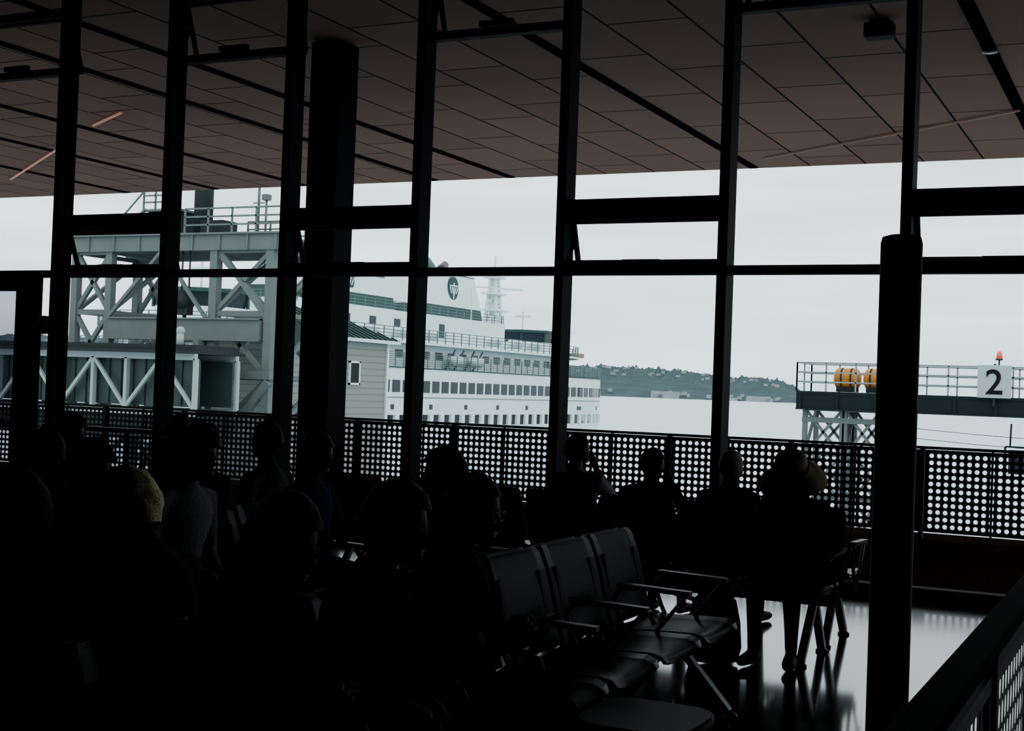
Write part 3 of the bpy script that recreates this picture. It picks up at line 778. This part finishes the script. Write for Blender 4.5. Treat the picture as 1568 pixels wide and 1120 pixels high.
b.tube([(-38.4,46,7.0),(-38.4,46,5.0)],.04,6,1); b.tube([(-38.0,46,7.0),(-38.0,46,5.0)],.04,6,1)
b.box((-38.2,46,4.7),(.6,.4,.9),1); b.tube([(-38.2,45.75,4.9),(-38.2,46.25,4.9)],.4,16,1); b.tube([(-38.2,46,4.3),(-38.2,46,3.6)],.08,8,1)
for q in (-1,1): b.bar((-39.3,45.7,7.0),(-36.8 if q>0 else -42.2,45.7,4.1),.14,.14)
b.bar((-33.8,46,4.1),(-36.4,46,7.0),.2,.2); b.bb(-36.9,-33.4,45.7,46.1,1.6,1.95)
b.bar((-36.5,45.8,-2),(-33.5,45.8,1.5),.3,.3); b.bb(-37.2,-36.9,45.4,46.2,-2,3.2)
b.build('steel_gantry_tower',[m_steel,m_steeld])
# ------------------------------------------------------------------ enclosed truss walkway
m_tw=M('white_truss_paint',(.28,.34,.33),.6,0,1,.06,spec=.15); m_wg=M('walkway_glazing',(.028,.046,.044),.4,0,1,.2,spec=.12)
b=MB(); x0,x1,y0,y1=-62,-34.2,42,44.6
for y in(y0,y1):
    b.bb(x0,x1,y-.1,y+.1,2.25,2.5); b.bb(x0,x1,y-.1,y+.1,.05,.3)
n=16; st=(x1-x0)/n
for i in range(n+1):
    x=x0+i*st
    for y in(y0,y1): b.bb(x-.07,x+.07,y-.1,y+.1,.3,2.3)
    if i<n:
        xm=x+st
        for y in(y0-.02,y1): b.bar((x,y,2.3) if i%2 else (x,y,.3),(xm,y,.3) if i%2 else (xm,y,2.3),.13,.13)
b.bb(x0,x1,y0+.25,y0+.3,.4,2.25,1); b.bb(x0,x1,y1-.3,y1-.25,.4,2.25,1)
for i in range(45): xx=x0+.3+i*.62; b.bb(xx-.02,xx+.02,y0+.2,y0+.25,.4,2.25,2)
b.bb(x0,x1,y0-.5,y1+.5,2.5,2.62,2); b.bb(x0,x1,y0-.1,y1+.1,2.62,2.85,2); b.bb(x0,x1,y0,y1,.1,.2,2)
b.bb(x0,x1,y0+.1,y1-.1,-.9,.05,2)
for x in (-60,-52,-44,-36): b.bb(x-.3,x+.3,y0+.8,y1-.8,-9,.1,0)
b.tube([(-35.2,42.2,2.85),(-35.2,42.2,3.3)],.14,10); b.ell((-35.2,42.2,3.4),(.18,.18,.18),0)
b.build('truss_walkway',[m_tw,m_wg,m_steeld])

# ------------------------------------------------------------------ dock 2 platform on the right
m_sg=M('galvanized_rail',(.18,.21,.215),.6,.1,3,spec=.12); m_gird=M('dark_girder_paint',(.010,.016,.017),.75,0,1,spec=.05)
b=MB()
b.bb(-12.7,6,50.6,53.0,1.80,1.92,1); 
for y in(50.7,52.9): b.bb(-12.7,6,y-.08,y+.08,1.25,1.8,1); b.bb(-12.7,6,y-.16,y+.16,1.22,1.28,1)
for i in range(14): b.bb(-12.6+i*1.4,-12.5+i*1.4,50.55,50.62,1.28,1.8,1)
b.bb(-3.2,6,50.4,53.2,.85,1.25,1)
hand_rail((-12.7,50.65,1.92),(6,50.65,1.92),1.07,0,1.1,.055); hand_rail((-12.7,52.95,1.92),(6,52.95,1.92),1.07,0,1.1,.055); hand_rail((-12.7,50.65,1.92),(-12.7,52.95,1.92),1.07,0,1.1,.055)
def tower2(x0,x1,y0,y1,z0,z1,cw,nb,bw):
    for x in(x0,x1):
        for y in(y0,y1): b.bb(x-cw/2,x+cw/2,y-cw/2,y+cw/2,z0,z1,2)
    for k in range(nb):
        za=z0+(z1-z0)*k/nb; zb=z0+(z1-z0)*(k+1)/nb
        for y in(y0,y1):
            b.bar((x0,y,za),(x1,y,zb),bw,bw,2); b.bar((x1,y,za),(x0,y,zb),bw,bw,2); b.bar((x0,y,zb),(x1,y,zb),bw,bw*1.3,2)
        for x in(x0,x1): b.bar((x,y0,za),(x,y1,zb),bw,bw,2)
tower2(-12.4,-11.0,50.9,52.7,-9,1.25,.17,6,.10)
tower2(-10.9,-9.6,50.9,52.7,-9,1.25,.17,6,.10)
b.bb(-12.5,-9.5,50.8,50.95,.75,.95,2)
tower2(-1.5,.5,50.9,52.7,-9,1.0,.2,6,.1)
b.build('loading_dock_platform',[m_sg,m_gird,m_steel])
m_reel=M('safety_orange_canister',(.42,.15,.02),.5,0,3,spec=.2)
for cx,hl in ((-10.98,.36),(-9.93,.30)):
    b=MB(); rr=.40; zc=2.04+rr
    b.tube([(cx-hl,51.5,zc),(cx,51.5,zc),(cx+hl,51.5,zc)],[rr*.96,rr,rr*.96],28,0)
    b.tube([(cx-hl-.12,51.5,zc),(cx-hl-.06,51.5,zc),(cx-hl,51.5,zc)],[rr*.55,rr*.82,rr*.96],28,0)
    b.tube([(cx+hl,51.5,zc),(cx+hl+.06,51.5,zc),(cx+hl+.12,51.5,zc)],[rr*.96,rr*.82,rr*.55],28,0)
    for q in(-.5,.5): b.tube([(cx+q*hl-.03,51.5,zc),(cx+q*hl+.03,51.5,zc)],rr*1.025,28,1)
    b.bb(cx-hl,cx+hl,51.2,51.25,1.93,2.14,1); b.bb(cx-hl,cx+hl,51.75,51.8,1.93,2.14,1); b.bb(cx-hl,cx+hl,51.2,51.8,1.93,1.97,1)
    b.build('life_raft_canister',[m_reel,m_steeld])
m_sign=M('sign_white',(.34,.39,.39),.6,0,2,.03,spec=.1)
E=empty('dock_number_sign',(-5.6,50.38,1.85))
b=MB(); b.box((0,0,.62),(1.14,.06,1.16),0); b.box((0,.06,.5),(.08,.08,1.5),1); b.bar((-.3,.08,.3),(-.3,.18,.3),.05,.05,1); b.bar((.3,.08,.3),(.3,.18,.3),.05,.05,1); b.build('board',[m_sign,m_steeld],E,bevel=.01)
cu=bpy.data.curves.new('digit','FONT'); cu.body='2'; cu.size=1.25; cu.align_x='CENTER'; cu.extrude=.012; cu.offset=.012
o=bpy.data.objects.new('digit_two',cu); COL.objects.link(o); o.data.materials.append(M('sign_black',(.004,.004,.004),.6,spec=.1)); o.parent=E; o.location=(0,-.045,.18); o.rotation_euler=(rad(90),0,0)
b=MB(); b.tube([(-5.52,51.0,1.925),(-5.52,51.0,3.25)],.03,8,0); b.tube([(-5.52,51,3.25),(-5.52,51,3.3)],.13,12,0); b.tube([(-5.52,51,3.3),(-5.52,51,3.5),(-5.52,51,3.57)],[.11,.10,.05],14,1)
b.build('beacon_light',[m_steeld,M('beacon_orange',(.5,.08,.02),.3,emit=(1,.2,.05),es=.4)])
b=MB()
for (x,z,wd,h) in((-4.65,.2,1.0,1.05),):
    b.box((x,50.2,z),(wd,.1,.06),0); b.box((x,50.2,z-h),(wd,.1,.06),0); b.box((x-wd/2,50.2,z-h/2),(.07,.1,h),0); b.box((x+wd/2,50.2,z-h/2),(.07,.1,h),0); b.box((x,50.22,z-h/2),(wd*.75,.3,h*.8),0)
    b.bar((x-.35,50.3,z),(x-.35,50.5,1.0),.06,.06,0); b.bar((x+.35,50.3,z),(x+.35,50.5,1.0),.06,.06,0); b.box((x+.1,50.04,z-.35),(.35,.04,.08),1)
b.build('signal_light_box',[m_gird,m_sign])
b=MB()
for z0 in (0.0,-.35): b.tube([(-9.0+i*1.4,50.3,.75+z0-.25*math.sin(math.pi*i/8)) for i in range(9)],.012,5)
for X in(-9.0,2.2): b.bar((X,50.3,.3),(X,50.3,1.2),.05,.05); b.bar((X,50.3,1.2),(X,50.55,1.4),.05,.05)
b.build('mooring_cable',[m_steeld])
